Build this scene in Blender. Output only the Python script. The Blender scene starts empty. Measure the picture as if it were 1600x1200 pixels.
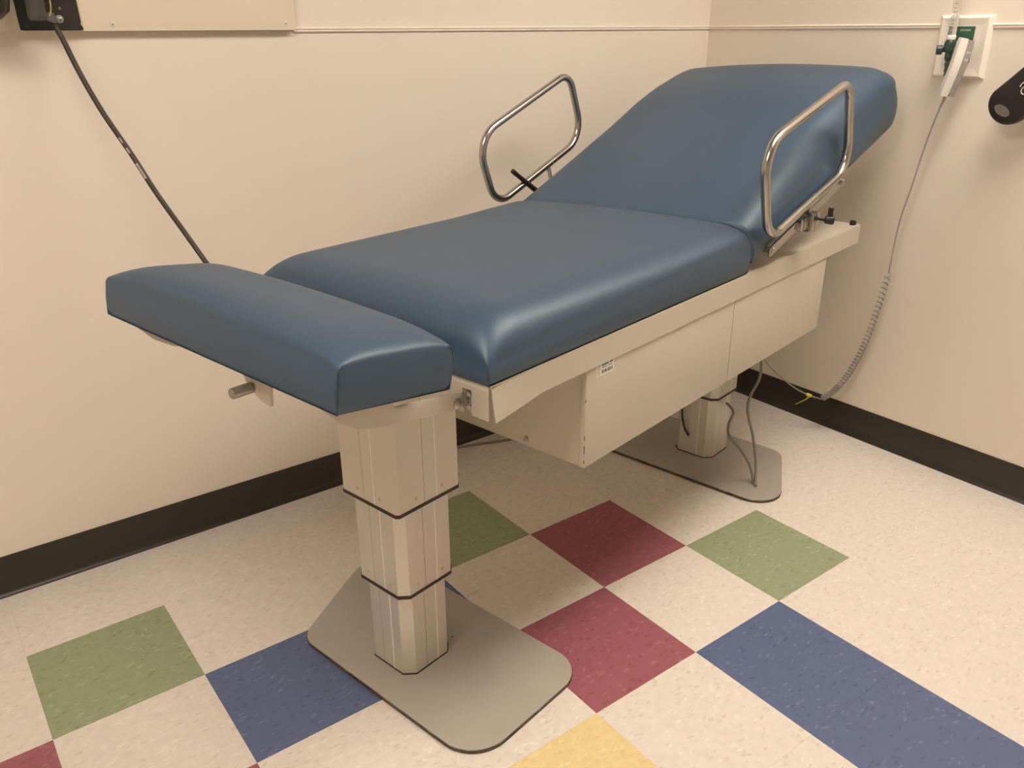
import bpy, bmesh, math, random
from mathutils import Vector, Matrix
random.seed(7)
scene = bpy.context.scene
COL = scene.collection

# ------------------------------------------------------------------ camera
cam_d = bpy.data.cameras.new('camera'); cam = bpy.data.objects.new('camera', cam_d); COL.objects.link(cam)
cam_d.sensor_width = 36.0; cam_d.lens = 29.4218; cam_d.clip_start = 0.02
_f = Vector((0.55351782, 0.73599865, -0.38977431)); _u = Vector((0.23901223, 0.30793993, 0.92089421)); _r = Vector((0.79780397, -0.60289219, -0.00546244))
cam.matrix_world = Matrix(((_r.x, _u.x, -_f.x, -1.24308), (_r.y, _u.y, -_f.y, -1.57211), (_r.z, _u.z, -_f.z, 1.30765), (0, 0, 0, 1)))
scene.camera = cam

# ------------------------------------------------------------------ world, exposure
world = bpy.data.worlds.new('world'); scene.world = world; world.use_nodes = True
bg = world.node_tree.nodes['Background']; bg.inputs[0].default_value = (1, 0.9, 0.78, 1); bg.inputs[1].default_value = 0.02
vs = scene.view_settings
vs.view_transform = 'Standard'; vs.look = 'None'; vs.gamma = 1.0; vs.use_curve_mapping = False; vs.exposure = 0.0
LIGHT_COLOR = (1.0, 0.89, 0.785); LIGHT_POWER = 15.9          # emission of the ceiling fittings
TROFFERS = [(0.72, -0.90), (-1.60, -0.90)]

# ------------------------------------------------------------------ materials
def new_mat(name):
    m = bpy.data.materials.new(name); m.use_nodes = True
    return m, m.node_tree, m.node_tree.nodes['Principled BSDF']

def mat(name, color, rough=0.5, metal=0.0, var=0.06, scale=8.0, bump=0.0, bump_scale=200.0, spec=0.5, coat=0.0, detail=3.0):
    """plain material with a gentle procedural colour variation and fine relief"""
    m, nt, b = new_mat(name)
    tc = nt.nodes.new('ShaderNodeTexCoord'); no = nt.nodes.new('ShaderNodeTexNoise')
    no.inputs['Scale'].default_value = scale; no.inputs['Detail'].default_value = detail
    nt.links.new(tc.outputs['Object'], no.inputs['Vector'])
    r = nt.nodes.new('ShaderNodeValToRGB')
    r.color_ramp.elements[0].position = 0.3; r.color_ramp.elements[1].position = 0.7
    r.color_ramp.elements[0].color = (*[max(0, c * (1 - var)) for c in color], 1)
    r.color_ramp.elements[1].color = (*[min(1, c * (1 + var)) for c in color], 1)
    nt.links.new(no.outputs['Fac'], r.inputs['Fac']); nt.links.new(r.outputs['Color'], b.inputs['Base Color'])
    b.inputs['Roughness'].default_value = rough; b.inputs['Metallic'].default_value = metal
    b.inputs['Specular IOR Level'].default_value = spec; b.inputs['Coat Weight'].default_value = coat
    if bump > 0:
        n2 = nt.nodes.new('ShaderNodeTexNoise'); n2.inputs['Scale'].default_value = bump_scale; n2.inputs['Detail'].default_value = 2
        nt.links.new(tc.outputs['Object'], n2.inputs['Vector'])
        bp = nt.nodes.new('ShaderNodeBump'); bp.inputs['Strength'].default_value = bump; bp.inputs['Distance'].default_value = 0.001
        nt.links.new(n2.outputs['Fac'], bp.inputs['Height']); nt.links.new(bp.outputs['Normal'], b.inputs['Normal'])
    return m

def tile_mat(name, base, light, dark):
    """vinyl composition tile: streaky chips of lighter and darker tone on a base colour"""
    m, nt, b = new_mat(name); N = nt.nodes.new; L = nt.links.new
    tc = N('ShaderNodeTexCoord'); oi = N('ShaderNodeObjectInfo')
    sc = N('ShaderNodeVectorMath'); sc.operation = 'SCALE'; sc.inputs[0].default_value = (31.7, 17.3, 9.1); L(oi.outputs['Random'], sc.inputs['Scale'])
    ad = N('ShaderNodeVectorMath'); ad.operation = 'ADD'; L(tc.outputs['Object'], ad.inputs[0]); L(sc.outputs[0], ad.inputs[1])
    wn = N('ShaderNodeTexNoise'); wn.inputs['Scale'].default_value = 14; wn.inputs['Detail'].default_value = 2; L(ad.outputs[0], wn.inputs['Vector'])
    wv = N('ShaderNodeVectorMath'); wv.operation = 'MULTIPLY_ADD'; L(wn.outputs['Color'], wv.inputs[0]); wv.inputs[1].default_value = (0.035, 0.035, 0); L(ad.outputs[0], wv.inputs[2])
    mp = N('ShaderNodeMapping'); mp.inputs['Rotation'].default_value = (0, 0, 0.5); mp.inputs['Scale'].default_value = (62, 150, 1); L(wv.outputs[0], mp.inputs['Vector'])
    vo = N('ShaderNodeTexVoronoi'); vo.voronoi_dimensions = '2D'; vo.inputs['Scale'].default_value = 1.0; vo.inputs['Randomness'].default_value = 1; L(mp.outputs[0], vo.inputs['Vector'])
    sep = N('ShaderNodeSeparateColor'); L(vo.outputs['Color'], sep.inputs[0])
    def ramp(a, bb):
        r = N('ShaderNodeValToRGB'); r.color_ramp.elements[0].position = a; r.color_ramp.elements[1].position = bb; return r
    rl = ramp(0.86, 0.98); L(sep.outputs[0], rl.inputs[0])
    rd = ramp(0.86, 0.99); L(sep.outputs[1], rd.inputs[0])
    # chips fade at their rims
    rim = ramp(0.25, 0.6); rim.color_ramp.elements[0].color = (1, 1, 1, 1); rim.color_ramp.elements[1].color = (0, 0, 0, 1); L(vo.outputs['Distance'], rim.inputs[0])
    m1 = N('ShaderNodeMath'); m1.operation = 'MULTIPLY'; L(rl.outputs[0], m1.inputs[0]); L(rim.outputs[0], m1.inputs[1])
    m2 = N('ShaderNodeMath'); m2.operation = 'MULTIPLY'; L(rd.outputs[0], m2.inputs[0]); L(rim.outputs[0], m2.inputs[1])
    big = N('ShaderNodeTexNoise'); big.inputs['Scale'].default_value = 55; big.inputs['Detail'].default_value = 4; L(ad.outputs[0], big.inputs['Vector'])
    rb = ramp(0.3, 0.7); L(big.outputs['Fac'], rb.inputs[0])
    rb.color_ramp.elements[0].color = (*[c * 0.95 for c in base], 1); rb.color_ramp.elements[1].color = (*[min(1, c * 1.035) for c in base], 1)
    mx1 = N('ShaderNodeMix'); mx1.data_type = 'RGBA'; L(m1.outputs[0], mx1.inputs['Factor']); L(rb.outputs[0], mx1.inputs['A']); mx1.inputs['B'].default_value = (*light, 1)
    mx2 = N('ShaderNodeMix'); mx2.data_type = 'RGBA'; L(m2.outputs[0], mx2.inputs['Factor']); L(mx1.outputs['Result'], mx2.inputs['A']); mx2.inputs['B'].default_value = (*dark, 1)
    L(mx2.outputs['Result'], b.inputs['Base Color'])
    b.inputs['Roughness'].default_value = 0.42; b.inputs['Specular IOR Level'].default_value = 0.35
    return m

WALL = (0.82, 0.745, 0.645)
M = {}
M['wall'] = mat('wall_paint', WALL, 0.55, var=0.018, scale=1.3, bump=0.12, bump_scale=260, spec=0.3)
M['trim'] = mat('trim_paint', (0.84, 0.765, 0.665), 0.4, var=0.02)
M['ceil'] = mat('ceiling_paint', (0.50, 0.48, 0.45), 0.8, var=0.02)
M['grout'] = mat('floor_adhesive', (0.16, 0.13, 0.10), 0.8)
M['base'] = mat('vinyl_cove_base', (0.030, 0.024, 0.018), 0.38, var=0.1, scale=4, spec=0.5)
M['t_cream'] = tile_mat('tile_cream', (0.80, 0.735, 0.655), (0.87, 0.82, 0.75), (0.68, 0.61, 0.53))
M['t_green'] = tile_mat('tile_green', (0.33, 0.38, 0.235), (0.43, 0.475, 0.32), (0.26, 0.285, 0.155))
M['t_blue'] = tile_mat('tile_blue', (0.118, 0.155, 0.280), (0.18, 0.22, 0.35), (0.080, 0.11, 0.21))
M['t_red'] = tile_mat('tile_red', (0.36, 0.122, 0.145), (0.44, 0.19, 0.195), (0.28, 0.085, 0.095))
M['t_yellow'] = tile_mat('tile_yellow', (0.83, 0.66, 0.33), (0.87, 0.74, 0.43), (0.76, 0.58, 0.27))
M['vinyl'] = mat('blue_vinyl', (0.037, 0.071, 0.124), 0.46, var=0.03, scale=3, bump=0.10, bump_scale=700, spec=0.80)
M['vinyl'].node_tree.nodes['Principled BSDF'].inputs['Specular Tint'].default_value = (0.80, 0.95, 1.0, 1)
M['vinyl_seam'] = mat('blue_vinyl_seam', (0.030, 0.05, 0.085), 0.5, var=0.05)
M['paint'] = mat('table_enamel', (0.60, 0.545, 0.455), 0.38, var=0.03, scale=2.5, bump=0.05, bump_scale=300)
M['alu'] = mat('column_aluminium', (0.72, 0.675, 0.60), 0.36, metal=0.35, var=0.03, scale=5)
M['column_enamel'] = mat('column_enamel', (0.74, 0.69, 0.60), 0.36, var=0.02, scale=4)
M['alu_bright'] = mat('column_bright_strip', (0.93, 0.91, 0.87), 0.35, metal=0.0, var=0.02)
M['seal'] = mat('column_seal_rubber', (0.045, 0.030, 0.018), 0.6)
M['plate'] = mat('base_plate_enamel', (0.44, 0.405, 0.345), 0.42, var=0.05, scale=6, bump=0.06, bump_scale=350)
M['worn'] = mat('worn_steel_edge', (0.10, 0.075, 0.05), 0.6, var=0.5, scale=30)
M['chrome'] = mat('brushed_stainless', (0.47, 0.45, 0.42), 0.22, metal=1.0, var=0.03, scale=40)
M['steel'] = mat('zinc_steel', (0.42, 0.40, 0.37), 0.33, metal=0.9, var=0.08, scale=30)
M['black'] = mat('black_plastic', (0.018, 0.015, 0.013), 0.42, var=0.1)
M['black_matt'] = mat('black_painted_metal', (0.022, 0.018, 0.015), 0.7, var=0.15, scale=25)
M['cable_grey'] = mat('grey_cable_sheath', (0.26, 0.235, 0.20), 0.5, var=0.06)
M['cable_dark'] = mat('brown_black_cable', (0.040, 0.028, 0.017), 0.5, var=0.15, scale=20)
M['cable_worn'] = mat('scuffed_tape', (0.42, 0.37, 0.30), 0.6, var=0.35, scale=60)
M['cord'] = mat('grey_coil_cord', (0.36, 0.325, 0.285), 0.45, var=0.05)
M['yellow'] = mat('yellow_nylon', (0.80, 0.72, 0.02), 0.4, var=0.05)
M['ywire'] = mat('yellow_wire', (0.62, 0.48, 0.16), 0.4, var=0.05)
M['white'] = mat('white_plastic', (0.80, 0.77, 0.72), 0.4, var=0.02)
M['hand_grey'] = mat('handset_grey', (0.33, 0.30, 0.27), 0.5, var=0.04)
M['panel'] = mat('wall_panel_laminate', (0.82, 0.72, 0.57), 0.4, var=0.015, scale=2)
M['bezel'] = mat('outlet_bezel', (0.86, 0.80, 0.70), 0.35, var=0.02)
M['green'] = mat('oxygen_green', (0.025, 0.105, 0.050), 0.4, var=0.08)
M['green_dark'] = mat('dark_green_fitting', (0.020, 0.050, 0.038), 0.35, var=0.1)
M['grey_patch'] = mat('grey_rubber_patch', (0.15, 0.135, 0.12), 0.6, var=0.15, scale=120)
M['print_white'] = mat('white_print', (0.72, 0.70, 0.66), 0.5, var=0.02)
M['print_dark'] = mat('dark_print', (0.10, 0.085, 0.065), 0.5, var=0.05)
M['sticker'] = mat('sticker_paper', (0.84, 0.80, 0.72), 0.5, var=0.02)
def clear_mat():
    m, nt, b = new_mat('clear_plastic')
    n = nt.nodes.new('ShaderNodeTexNoise'); n.inputs['Scale'].default_value = 9
    r = nt.nodes.new('ShaderNodeMapRange'); r.inputs['To Min'].default_value = 0.06; r.inputs['To Max'].default_value = 0.16
    nt.links.new(n.outputs['Fac'], r.inputs['Value']); nt.links.new(r.outputs['Result'], b.inputs['Roughness'])
    b.inputs['Base Color'].default_value = (0.93, 0.92, 0.89, 1); b.inputs['Transmission Weight'].default_value = 0.92; b.inputs['IOR'].default_value = 1.3
    return m
M['clear'] = clear_mat()
def lamp_mat():
    m, nt, b = new_mat('lamp_diffuser')
    b.inputs['Base Color'].default_value = (0.85, 0.85, 0.82, 1); b.inputs['Emission Color'].default_value = (*LIGHT_COLOR, 1); b.inputs['Emission Strength'].default_value = LIGHT_POWER
    return m
M['lamp'] = lamp_mat()

# ------------------------------------------------------------------ helpers
class MB:
    """collects shapes; build() links them as one mesh object"""
    def __init__(s): s.bm = bmesh.new()
    def box(s, x0, x1, y0, y1, z0, z1, bev=0.0, seg=2, rot=None, about=None):
        r = bmesh.ops.create_cube(s.bm, size=1.0); vs_ = r['verts']
        for v in vs_: v.co = Vector(((x0 + x1) / 2 + v.co.x * (x1 - x0), (y0 + y1) / 2 + v.co.y * (y1 - y0), (z0 + z1) / 2 + v.co.z * (z1 - z0)))
        if rot is not None: bmesh.ops.rotate(s.bm, verts=vs_, cent=about, matrix=rot)
        if bev > 0:
            es = list({e for v in vs_ for e in v.link_edges})
            bmesh.ops.bevel(s.bm, geom=es, offset=bev, segments=seg, affect='EDGES', profile=0.6)
        return s
    def prism(s, pts, lo, hi, axis='z', bev=0.0, seg=2):
        """extrude polygon; axis z: pts (x,y); axis y: pts (x,z); axis x: pts (y,z)"""
        def P(a, b, h): return {'z': (a, b, h), 'y': (a, h, b), 'x': (h, a, b)}[axis]
        A = [s.bm.verts.new(P(a, b, lo)) for a, b in pts]; B = [s.bm.verts.new(P(a, b, hi)) for a, b in pts]
        n = len(pts); fs = [s.bm.faces.new(A[::-1]), s.bm.faces.new(B)]
        for i in range(n): fs.append(s.bm.faces.new((A[i], A[(i + 1) % n], B[(i + 1) % n], B[i])))
        bmesh.ops.recalc_face_normals(s.bm, faces=fs)
        if bev > 0:
            es = list(fs[0].edges) + list(fs[1].edges)
            bmesh.ops.bevel(s.bm, geom=es, offset=bev, segments=seg, affect='EDGES', profile=0.6)
        return s
    def tube(s, pts, r, n=12, closed=False, caps=True):
        pts = [Vector(p) for p in pts]; m = len(pts); rings = []
        rad = r if isinstance(r, (list, tuple)) else [r] * m
        up = None
        for i, p in enumerate(pts):
            a = pts[(i - 1) % m] if (closed or i > 0) else p; b = pts[(i + 1) % m] if (closed or i < m - 1) else p
            t = (b - a).normalized()
            if up is None:
                up = Vector((0, 0, 1)) if abs(t.z) < 0.9 else Vector((1, 0, 0))
            up = (up - t * up.dot(t)).normalized(); sd = t.cross(up)
            rings.append([s.bm.verts.new(p + (up * math.cos(2 * math.pi * k / n) + sd * math.sin(2 * math.pi * k / n)) * rad[i]) for k in range(n)])
        fs = []
        for i in range(m if closed else m - 1):
            A, B = rings[i], rings[(i + 1) % m]
            off = 0
            if closed and i == m - 1:
                off = min(range(n), key=lambda o: (A[0].co - B[o].co).length)
            for k in range(n): fs.append(s.bm.faces.new((A[k], A[(k + 1) % n], B[(k + 1 + off) % n], B[(k + off) % n])))
        if caps and not closed:
            fs.append(s.bm.faces.new(rings[0][::-1])); fs.append(s.bm.faces.new(rings[-1]))
        bmesh.ops.recalc_face_normals(s.bm, faces=fs)
        return s
    def lathe(s, prof, origin, axis, n=20):
        """prof: list of (radius, height along axis)"""
        o = Vector(origin); ax = Vector(axis).normalized(); u = ax.orthogonal().normalized(); v = ax.cross(u)
        rings = [[s.bm.verts.new(o + ax * h + (u * math.cos(2 * math.pi * k / n) + v * math.sin(2 * math.pi * k / n)) * max(r, 1e-5)) for k in range(n)] for r, h in prof]
        fs = []
        for A, B in zip(rings, rings[1:]):
            for k in range(n): fs.append(s.bm.faces.new((A[k], A[(k + 1) % n], B[(k + 1) % n], B[k])))
        fs.append(s.bm.faces.new(rings[0][::-1])); fs.append(s.bm.faces.new(rings[-1]))
        bmesh.ops.recalc_face_normals(s.bm, faces=fs)
        return s
    def build(s, name, m, parent=None, smooth=True, angle=35):
        me = bpy.data.meshes.new(name); s.bm.to_mesh(me); s.bm.free()
        o = bpy.data.objects.new(name, me); COL.objects.link(o); me.materials.append(m)
        if smooth:
            for p in me.polygons: p.use_smooth = True
            me.set_sharp_from_angle(angle=math.radians(angle))
        if parent is not None: o.parent = parent
        return o

def tag(o, label=None, cat=None, group=None, kind=None):
    if label: o['label'] = label
    if cat: o['category'] = cat
    if group: o['group'] = group
    if kind: o['kind'] = kind
    return o
def thing(name, label, cat, loc=(0, 0, 0), rz=0.0, group=None):
    o = bpy.data.objects.new(name, None); COL.objects.link(o); o.empty_display_size = 0.05
    o.location = loc; o.rotation_euler = (0, 0, rz)
    return tag(o, label, cat, group)
def smooth_path(pts, n=8):
    """Catmull-Rom through the points"""
    P = [Vector(p) for p in pts]; P = [P[0] * 2 - P[1]] + P + [P[-1] * 2 - P[-2]]; out = []
    for i in range(1, len(P) - 2):
        for k in range(n):
            t = k / n; a, b, c, d = P[i - 1], P[i], P[i + 1], P[i + 2]
            out.append(0.5 * ((2 * b) + (c - a) * t + (2 * a - 5 * b + 4 * c - d) * t * t + (3 * b - a - 3 * c + d) * t ** 3))
    out.append(P[-2]); return out
def round_poly(pts, rad, seg=8):
    """round the corners of a 2D polygon"""
    out = []; n = len(pts); rad = rad if isinstance(rad, (list, tuple)) else [rad] * n
    for i in range(n):
        a, b, c = Vector(pts[i - 1]), Vector(pts[i]), Vector(pts[(i + 1) % n]); r = rad[i]
        if r <= 0: out.append(tuple(b)); continue
        d1 = (a - b).normalized(); d2 = (c - b).normalized(); ang = d1.angle(d2); L = r / math.tan(ang / 2)
        ctr = b + (d1 + d2).normalized() * (r / math.sin(ang / 2)); p1 = b + d1 * L; p2 = b + d2 * L
        a1 = math.atan2(p1.y - ctr.y, p1.x - ctr.x); a2 = math.atan2(p2.y - ctr.y, p2.x - ctr.x); da = (a2 - a1 + math.pi) % (2 * math.pi) - math.pi
        for k in range(seg + 1): t = a1 + da * k / seg; out.append((ctr.x + r * math.cos(t), ctr.y + r * math.sin(t)))
    return out
def screw_head(name, m, parent, pos, axis, r=0.006, slot=True):
    b = MB(); b.lathe([(r, 0), (r, r * 0.25), (r * 0.8, r * 0.55), (r * 0.35, r * 0.7)], pos, axis, 16)
    return b.build(name, m, parent)

# ------------------------------------------------------------------ the room
XW, YW = 1.2759, 0.5936                  # painted faces of the right and the left wall
X0, Y0, H = -3.40, -3.90, 2.50
T = 0.3048

floor = MB().box(X0, XW + 0.1, Y0, YW + 0.1, -0.08, -0.0032).build('floor', M['grout'], smooth=False)
tag(floor, 'cream vinyl tile floor with scattered green, blue, red and yellow tiles', kind='structure')
COLOURED = {(0, 0): 't_red', (1, -1): 't_red', (0, -5): 't_red', (1, -4): 't_red', (1, 1): 't_green', (-1, -1): 't_green', (-1, -4): 't_green',
            (2, 0): 't_blue', (3, 0): 't_blue', (0, -3): 't_blue', (0, -2): 't_blue', (2, -2): 't_yellow'}
tile_mesh = {}
def tile(i, j):
    x0, x1, y0, y1 = max(j * T, X0), min((j + 1) * T, XW), max(-(i + 1) * T, Y0), min(-i * T, YW)
    if x1 - x0 < 0.01 or y1 - y0 < 0.01: return
    mk = COLOURED.get((i, j), 't_cream'); key = (mk, round(x1 - x0, 4), round(y1 - y0, 4))
    if key not in tile_mesh:
        b = MB(); w, d = (x1 - x0) / 2 - 0.00008, (y1 - y0) / 2 - 0.00008
        b.box(-w, w, -d, d, -0.0032, 0.0, 0.0002, 1)
        o = b.build('tile', M[mk], floor, smooth=False); tile_mesh[key] = o.data
    else:
        o = bpy.data.objects.new('tile', tile_mesh[key]); COL.objects.link(o); o.parent = floor
    o.location = ((x0 + x1) / 2, (y0 + y1) / 2, 0)
for i in range(-2, 13):
    for j in range(-12, 5): tile(i, j)

def struct(name, b, m, label=None, **k):
    o = b.build(name, m, None, **k); return tag(o, label, kind='structure')
struct('wall_left', MB().box(X0 - 0.1, XW + 0.1, YW, YW + 0.1, -0.08, H), M['wall'], smooth=False)
struct('wall_right', MB().box(XW, XW + 0.1, Y0 - 0.1, YW, -0.08, H), M['wall'], smooth=False)
struct('wall_front', MB().box(X0 - 0.1, XW, Y0 - 0.1, Y0, -0.08, H), M['wall'], smooth=False)
struct('wall_rear', MB().box(X0 - 0.1, X0, Y0, YW, -0.08, H), M['wall'], smooth=False)
struct('ceiling', MB().box(X0 - 0.1, XW + 0.1, Y0 - 0.1, YW + 0.1, H, H + 0.08), M['ceil'], smooth=False)

def cove(depth=0.0):                     # cove base profile: thin sheet with a small curved toe
    return [(0, 0), (0.016, 0), (0.0155, 0.003), (0.011, 0.0065), (0.0075, 0.012), (0.0055, 0.020), (0.0042, 0.032), (0.0042, 0.1045), (0.0032, 0.1065), (0, 0.1068)]
struct('baseboard_left', MB().prism([(YW - a, z) for a, z in cove()], X0, XW, 'x'), M['base'], 'black vinyl cove base along the left wall', angle=30)
struct('baseboard_right', MB().prism([(XW - a, z) for a, z in cove()], Y0, YW - 0.016, 'y'), M['base'], 'black vinyl cove base along the right wall', angle=30)
RAIL = [(0, 1.304), (0.003, 1.304), (0.0055, 1.3065), (0.0055, 1.3085), (0.004, 1.310), (0.0065, 1.312), (0.0065, 1.3145), (0.004, 1.3165), (0, 1.3165)]
struct('trim_1', MB().prism([(YW - a, z) for a, z in RAIL], -0.30, XW, 'x'), M['trim'], 'thin cream moulding strip along the left wall', angle=30)
struct('trim_2', MB().prism([(XW - a, z) for a, z in RAIL], -0.262, YW - 0.0066, 'y'), M['trim'], 'thin moulding strip between room corner and outlet', angle=30)
struct('trim_3', MB().prism([(XW - a, z) for a, z in RAIL], Y0, -0.394, 'y'), M['trim'], 'thin moulding strip right of the outlet', angle=30)

for k, (x, y) in enumerate(TROFFERS):
    t = thing('ceiling_light', ['white recessed ceiling light panel above the head end of the table', 'white recessed ceiling light panel beyond the foot end of the table'][k], 'ceiling light', (x, y, H))
    fr = MB()
    for a in (-0.61, 0.61): fr.box(a - 0.015, a + 0.015, -0.32, 0.32, -0.012, 0.0)
    for a in (-0.305, 0.305): fr.box(-0.595, 0.595, a - 0.015, a + 0.015, -0.012, 0.0)
    fr.build('frame', M['white'], t, smooth=False)
    MB().box(-0.595, 0.595, -0.29, 0.29, -0.008, -0.002).build('diffuser', M['lamp'], t, smooth=False)

# ------------------------------------------------------------------ examination table (local axes: x along the table to the head, y to the left wall)
CT = -0.105
tab = thing('examination_table', 'blue vinyl powered examination table on two telescopic columns', 'examination table', (0, 0, 0), math.radians(11.5))

def g(d, w, n=2.3):
    if d >= w: return 1.0
    return max(0.0, 1 - (1 - max(d, 0) / w) ** n) ** (1 / n)
def spaced(a, b, edge, n_edge, n_mid):
    """sample positions, dense at both ends"""
    out = []
    for k in range(n_edge): out.append(a + edge * (k / n_edge) ** 2)
    m0, m1 = a + edge, b - edge
    for k in range(n_mid + 1): out.append(m0 + (m1 - m0) * k / n_mid)
    for k in range(n_edge - 1, -1, -1): out.append(b - edge * (k / n_edge) ** 2)
    return out
def lerp_tab(tabl):
    def f(x):
        if x <= tabl[0][0]: return tabl[0][1]
        for (a, va), (b, vb) in zip(tabl, tabl[1:]):
            if x <= b:
                t = (x - a) / (b - a); return va + (vb - va) * t
        return tabl[-1][1]
    return f
def cushion(name, L, W, side, crown, w_end, w_side, parent, mtx, bulge=0.004, r0=0.0, r1=0.0, nmid=26, skew0=0.0, skew1=0.0):
    """padded cushion: x 0..L, y -W/2..W/2, flat underside z=0, upright sides side(x), domed top crown(x); r0/r1 plan corner radii"""
    xs = spaced(0, L, min(w_end[0], 0.13), 12, nmid); ys = spaced(-W / 2, W / 2, min(w_side, 0.13), 12, 20)
    def plan(x, y):
        for xe, sg, r in ((0, 1, r0), (L, -1, r1)):
            if r > 0:
                dx = abs(x - xe); dy = W / 2 - abs(y)
                if dx < r and dy < r:
                    i, j = 1 - dx / r, 1 - dy / r
                    i2 = i * math.sqrt(1 - j * j / 2); j2 = j * math.sqrt(1 - i * i / 2)
                    return xe + sg * (r - i2 * r), math.copysign(W / 2 - (r - j2 * r), y)
        return x, y
    def top(x, y):
        gx = g(x, w_end[0]) * g(L - x, w_end[1]); gy = g(W / 2 - abs(y), w_side)
        c = crown(x); soft = 0.90 + 0.10 * (1 - (abs(y) / (W / 2)) ** 2)
        return side(x) + (c * soft - side(x)) * gx * gy
    bm = bmesh.new(); NX, NY = len(xs), len(ys)
    V = [[bm.verts.new((*plan(x, y), top(x, y))) for y in ys] for x in xs]
    for i in range(NX - 1):
        for j in range(NY - 1): bm.faces.new((V[i][j], V[i + 1][j], V[i + 1][j + 1], V[i][j + 1]))
    ring = [(i, 0) for i in range(NX)] + [(NX - 1, j) for j in range(1, NY)] + [(i, NY - 1) for i in range(NX - 2, -1, -1)] + [(0, j) for j in range(NY - 2, 0, -1)]
    prev = [V[i][j] for i, j in ring]; K = 6; m = len(ring)
    for k in range(1, K + 1):
        t = k / K; cur = []
        for (i, j) in ring:
            x, y = plan(xs[i], ys[j]); z = top(xs[i], ys[j]) * (1 - t)
            # slight outward belly in the side, tucked in at the bottom
            off = bulge * math.sin(math.pi * min(1, t * 1.05)) - (0.003 if k == K else 0)
            ox = (-off if i == 0 else off if i == NX - 1 else 0) * (1 if 0 < j < NY - 1 else 0.3); oy = (-off if j == 0 else off if j == NY - 1 else 0) * (1 if 0 < i < NX - 1 else 0.3)
            cur.append(bm.verts.new((x + ox, y + oy, z)))
        for q in range(m): bm.faces.new((prev[q], cur[q], cur[(q + 1) % m], prev[(q + 1) % m]))
        prev = cur
    bm.faces.new(prev[::-1])
    for v in bm.verts:                       # the hinge line runs a little askew
        k = max(0.0, min(1.0, v.co.x / L)); f_ = skew0 + (skew1 - skew0) * k ** (3 if skew0 == 0 else 1)
        v.co.x -= f_ * (v.co.y + W / 2)
    bmesh.ops.recalc_face_normals(bm, faces=bm.faces[:])
    bm.transform(mtx)
    me = bpy.data.meshes.new(name); bm.to_mesh(me); bm.free()
    me.materials.append(M['vinyl'])
    for p in me.polygons: p.use_smooth = True
    me.set_sharp_from_angle(angle=math.radians(55))
    o = bpy.data.objects.new(name, me); COL.objects.link(o); o.parent = parent
    return o, top, plan
def corner_seams(o, mtx, L, W, top, corners):
    for cx, sy in corners:
        x = 0.0 if cx == 0 else L; y = sy * W / 2; h = top(x, y)
        dx = -1 if cx == 0 else 1
        pts = [mtx @ Vector((x - dx * (0.0 if t < 0.9 else 0.006 * (t - 0.9) / 0.1) + dx * 0.0012 * math.sin(math.pi * t), y - sy * 0.0 + sy * 0.0012 * math.sin(math.pi * t), 0.001 + (h + 0.001) * t)) for t in [k / 10 for k in range(11)]]
        MB().tube(pts, 0.0016, 6).build('corner_seam', M['vinyl_seam'], o)

# -- seat section
SEAT_L, WID = 0.893, 0.672
mx = Matrix.Translation((-0.629, CT, 0.7765))
so, tp, _ = cushion('seat_cushion', SEAT_L, WID, lerp_tab([(0, 0.034), (0.15, 0.045), (0.35, 0.055), (0.65, 0.068), (0.9, 0.078)]), lerp_tab([(0, 0.114), (0.6, 0.115), (0.9, 0.122)]), (0.11, 0.016), 0.085, tab, mx, skew1=0.15)
corner_seams(so, mx, SEAT_L, WID, tp, [(0, -1), (0, 1)])
# -- foot section, tipped up a little towards the foot end
FT = math.radians(8.0)
mx = Matrix.Translation((-0.716, CT, 0.801)) @ Matrix.Rotation(FT, 4, 'Y') @ Matrix.Translation((-0.212, 0, 0))
fo, tp, _ = cushion('foot_cushion', 0.212, WID, lambda x: 0.068, lambda x: 0.106, (0.085, 0.07), 0.11, tab, mx, nmid=10)
corner_seams(fo, mx, 0.212, WID, tp, [(0, -1), (0, 1), (1, -1), (1, 1)])
MB().box(0.010, 0.2, -WID / 2 + 0.035, WID / 2 - 0.012, -0.0035, 0.0, 0.0008, 1).build('foot_board', M['paint'], tab).data.transform(mx)
# -- back section, raised
BT = math.radians(16.4)
mx = Matrix.Translation((0.281, CT, 0.798)) @ Matrix.Rotation(-BT, 4, 'Y')
side = lerp_tab([(0, 0.060), (0.20, 0.052), (0.45, 0.052), (0.62, 0.085), (0.80, 0.108), (0.90, 0.112)])
crown = lerp_tab([(-0.1, 0.104), (0.0, 0.107), (0.10, 0.124), (0.30, 0.151), (0.466, 0.173), (0.58, 0.190), (0.67, 0.197), (0.80, 0.193), (0.90, 0.183)])
bo, tp, _ = cushion('back_cushion', 0.900, WID, side, crown, (0.016, 0.065), 0.075, tab, mx, bulge=0.008, r1=0.035, skew0=0.15, skew1=0.085)
MB().box(0.03, 0.80, -WID / 2 + 0.012, WID / 2 - 0.03, -0.012, 0.0, 0.001, 1).build('back_board', M['paint'], tab).data.transform(mx)
MB().prism(round_poly([(0.262, 0.777), (0.275, 0.777), (0.276, 0.805), (0.268, 0.812)], 0.002, 2), CT - WID / 2 + 0.004, CT - WID / 2 + 0.03, 'y').build('hinge_leaf', M['black'], tab)

# -- chassis: sheet metal tray with skirts
S0, S1, TN, TF, ZT, ZB = -0.628, 0.977, -0.441, 0.231, 0.7762, 0.7225
c = MB(); c.box(S0 + 0.004, S1, TN + 0.0005, TF, ZT - 0.004, ZT, 0.0012, 2)
c.box(S0 + 0.004, S1, TF - 0.004, TF, ZB, ZT - 0.004)
c.box(S1 - 0.004, S1, TN + 0.003, TF - 0.004, ZB, ZT - 0.004)
c.build('chassis', M['paint'], tab)
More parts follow.
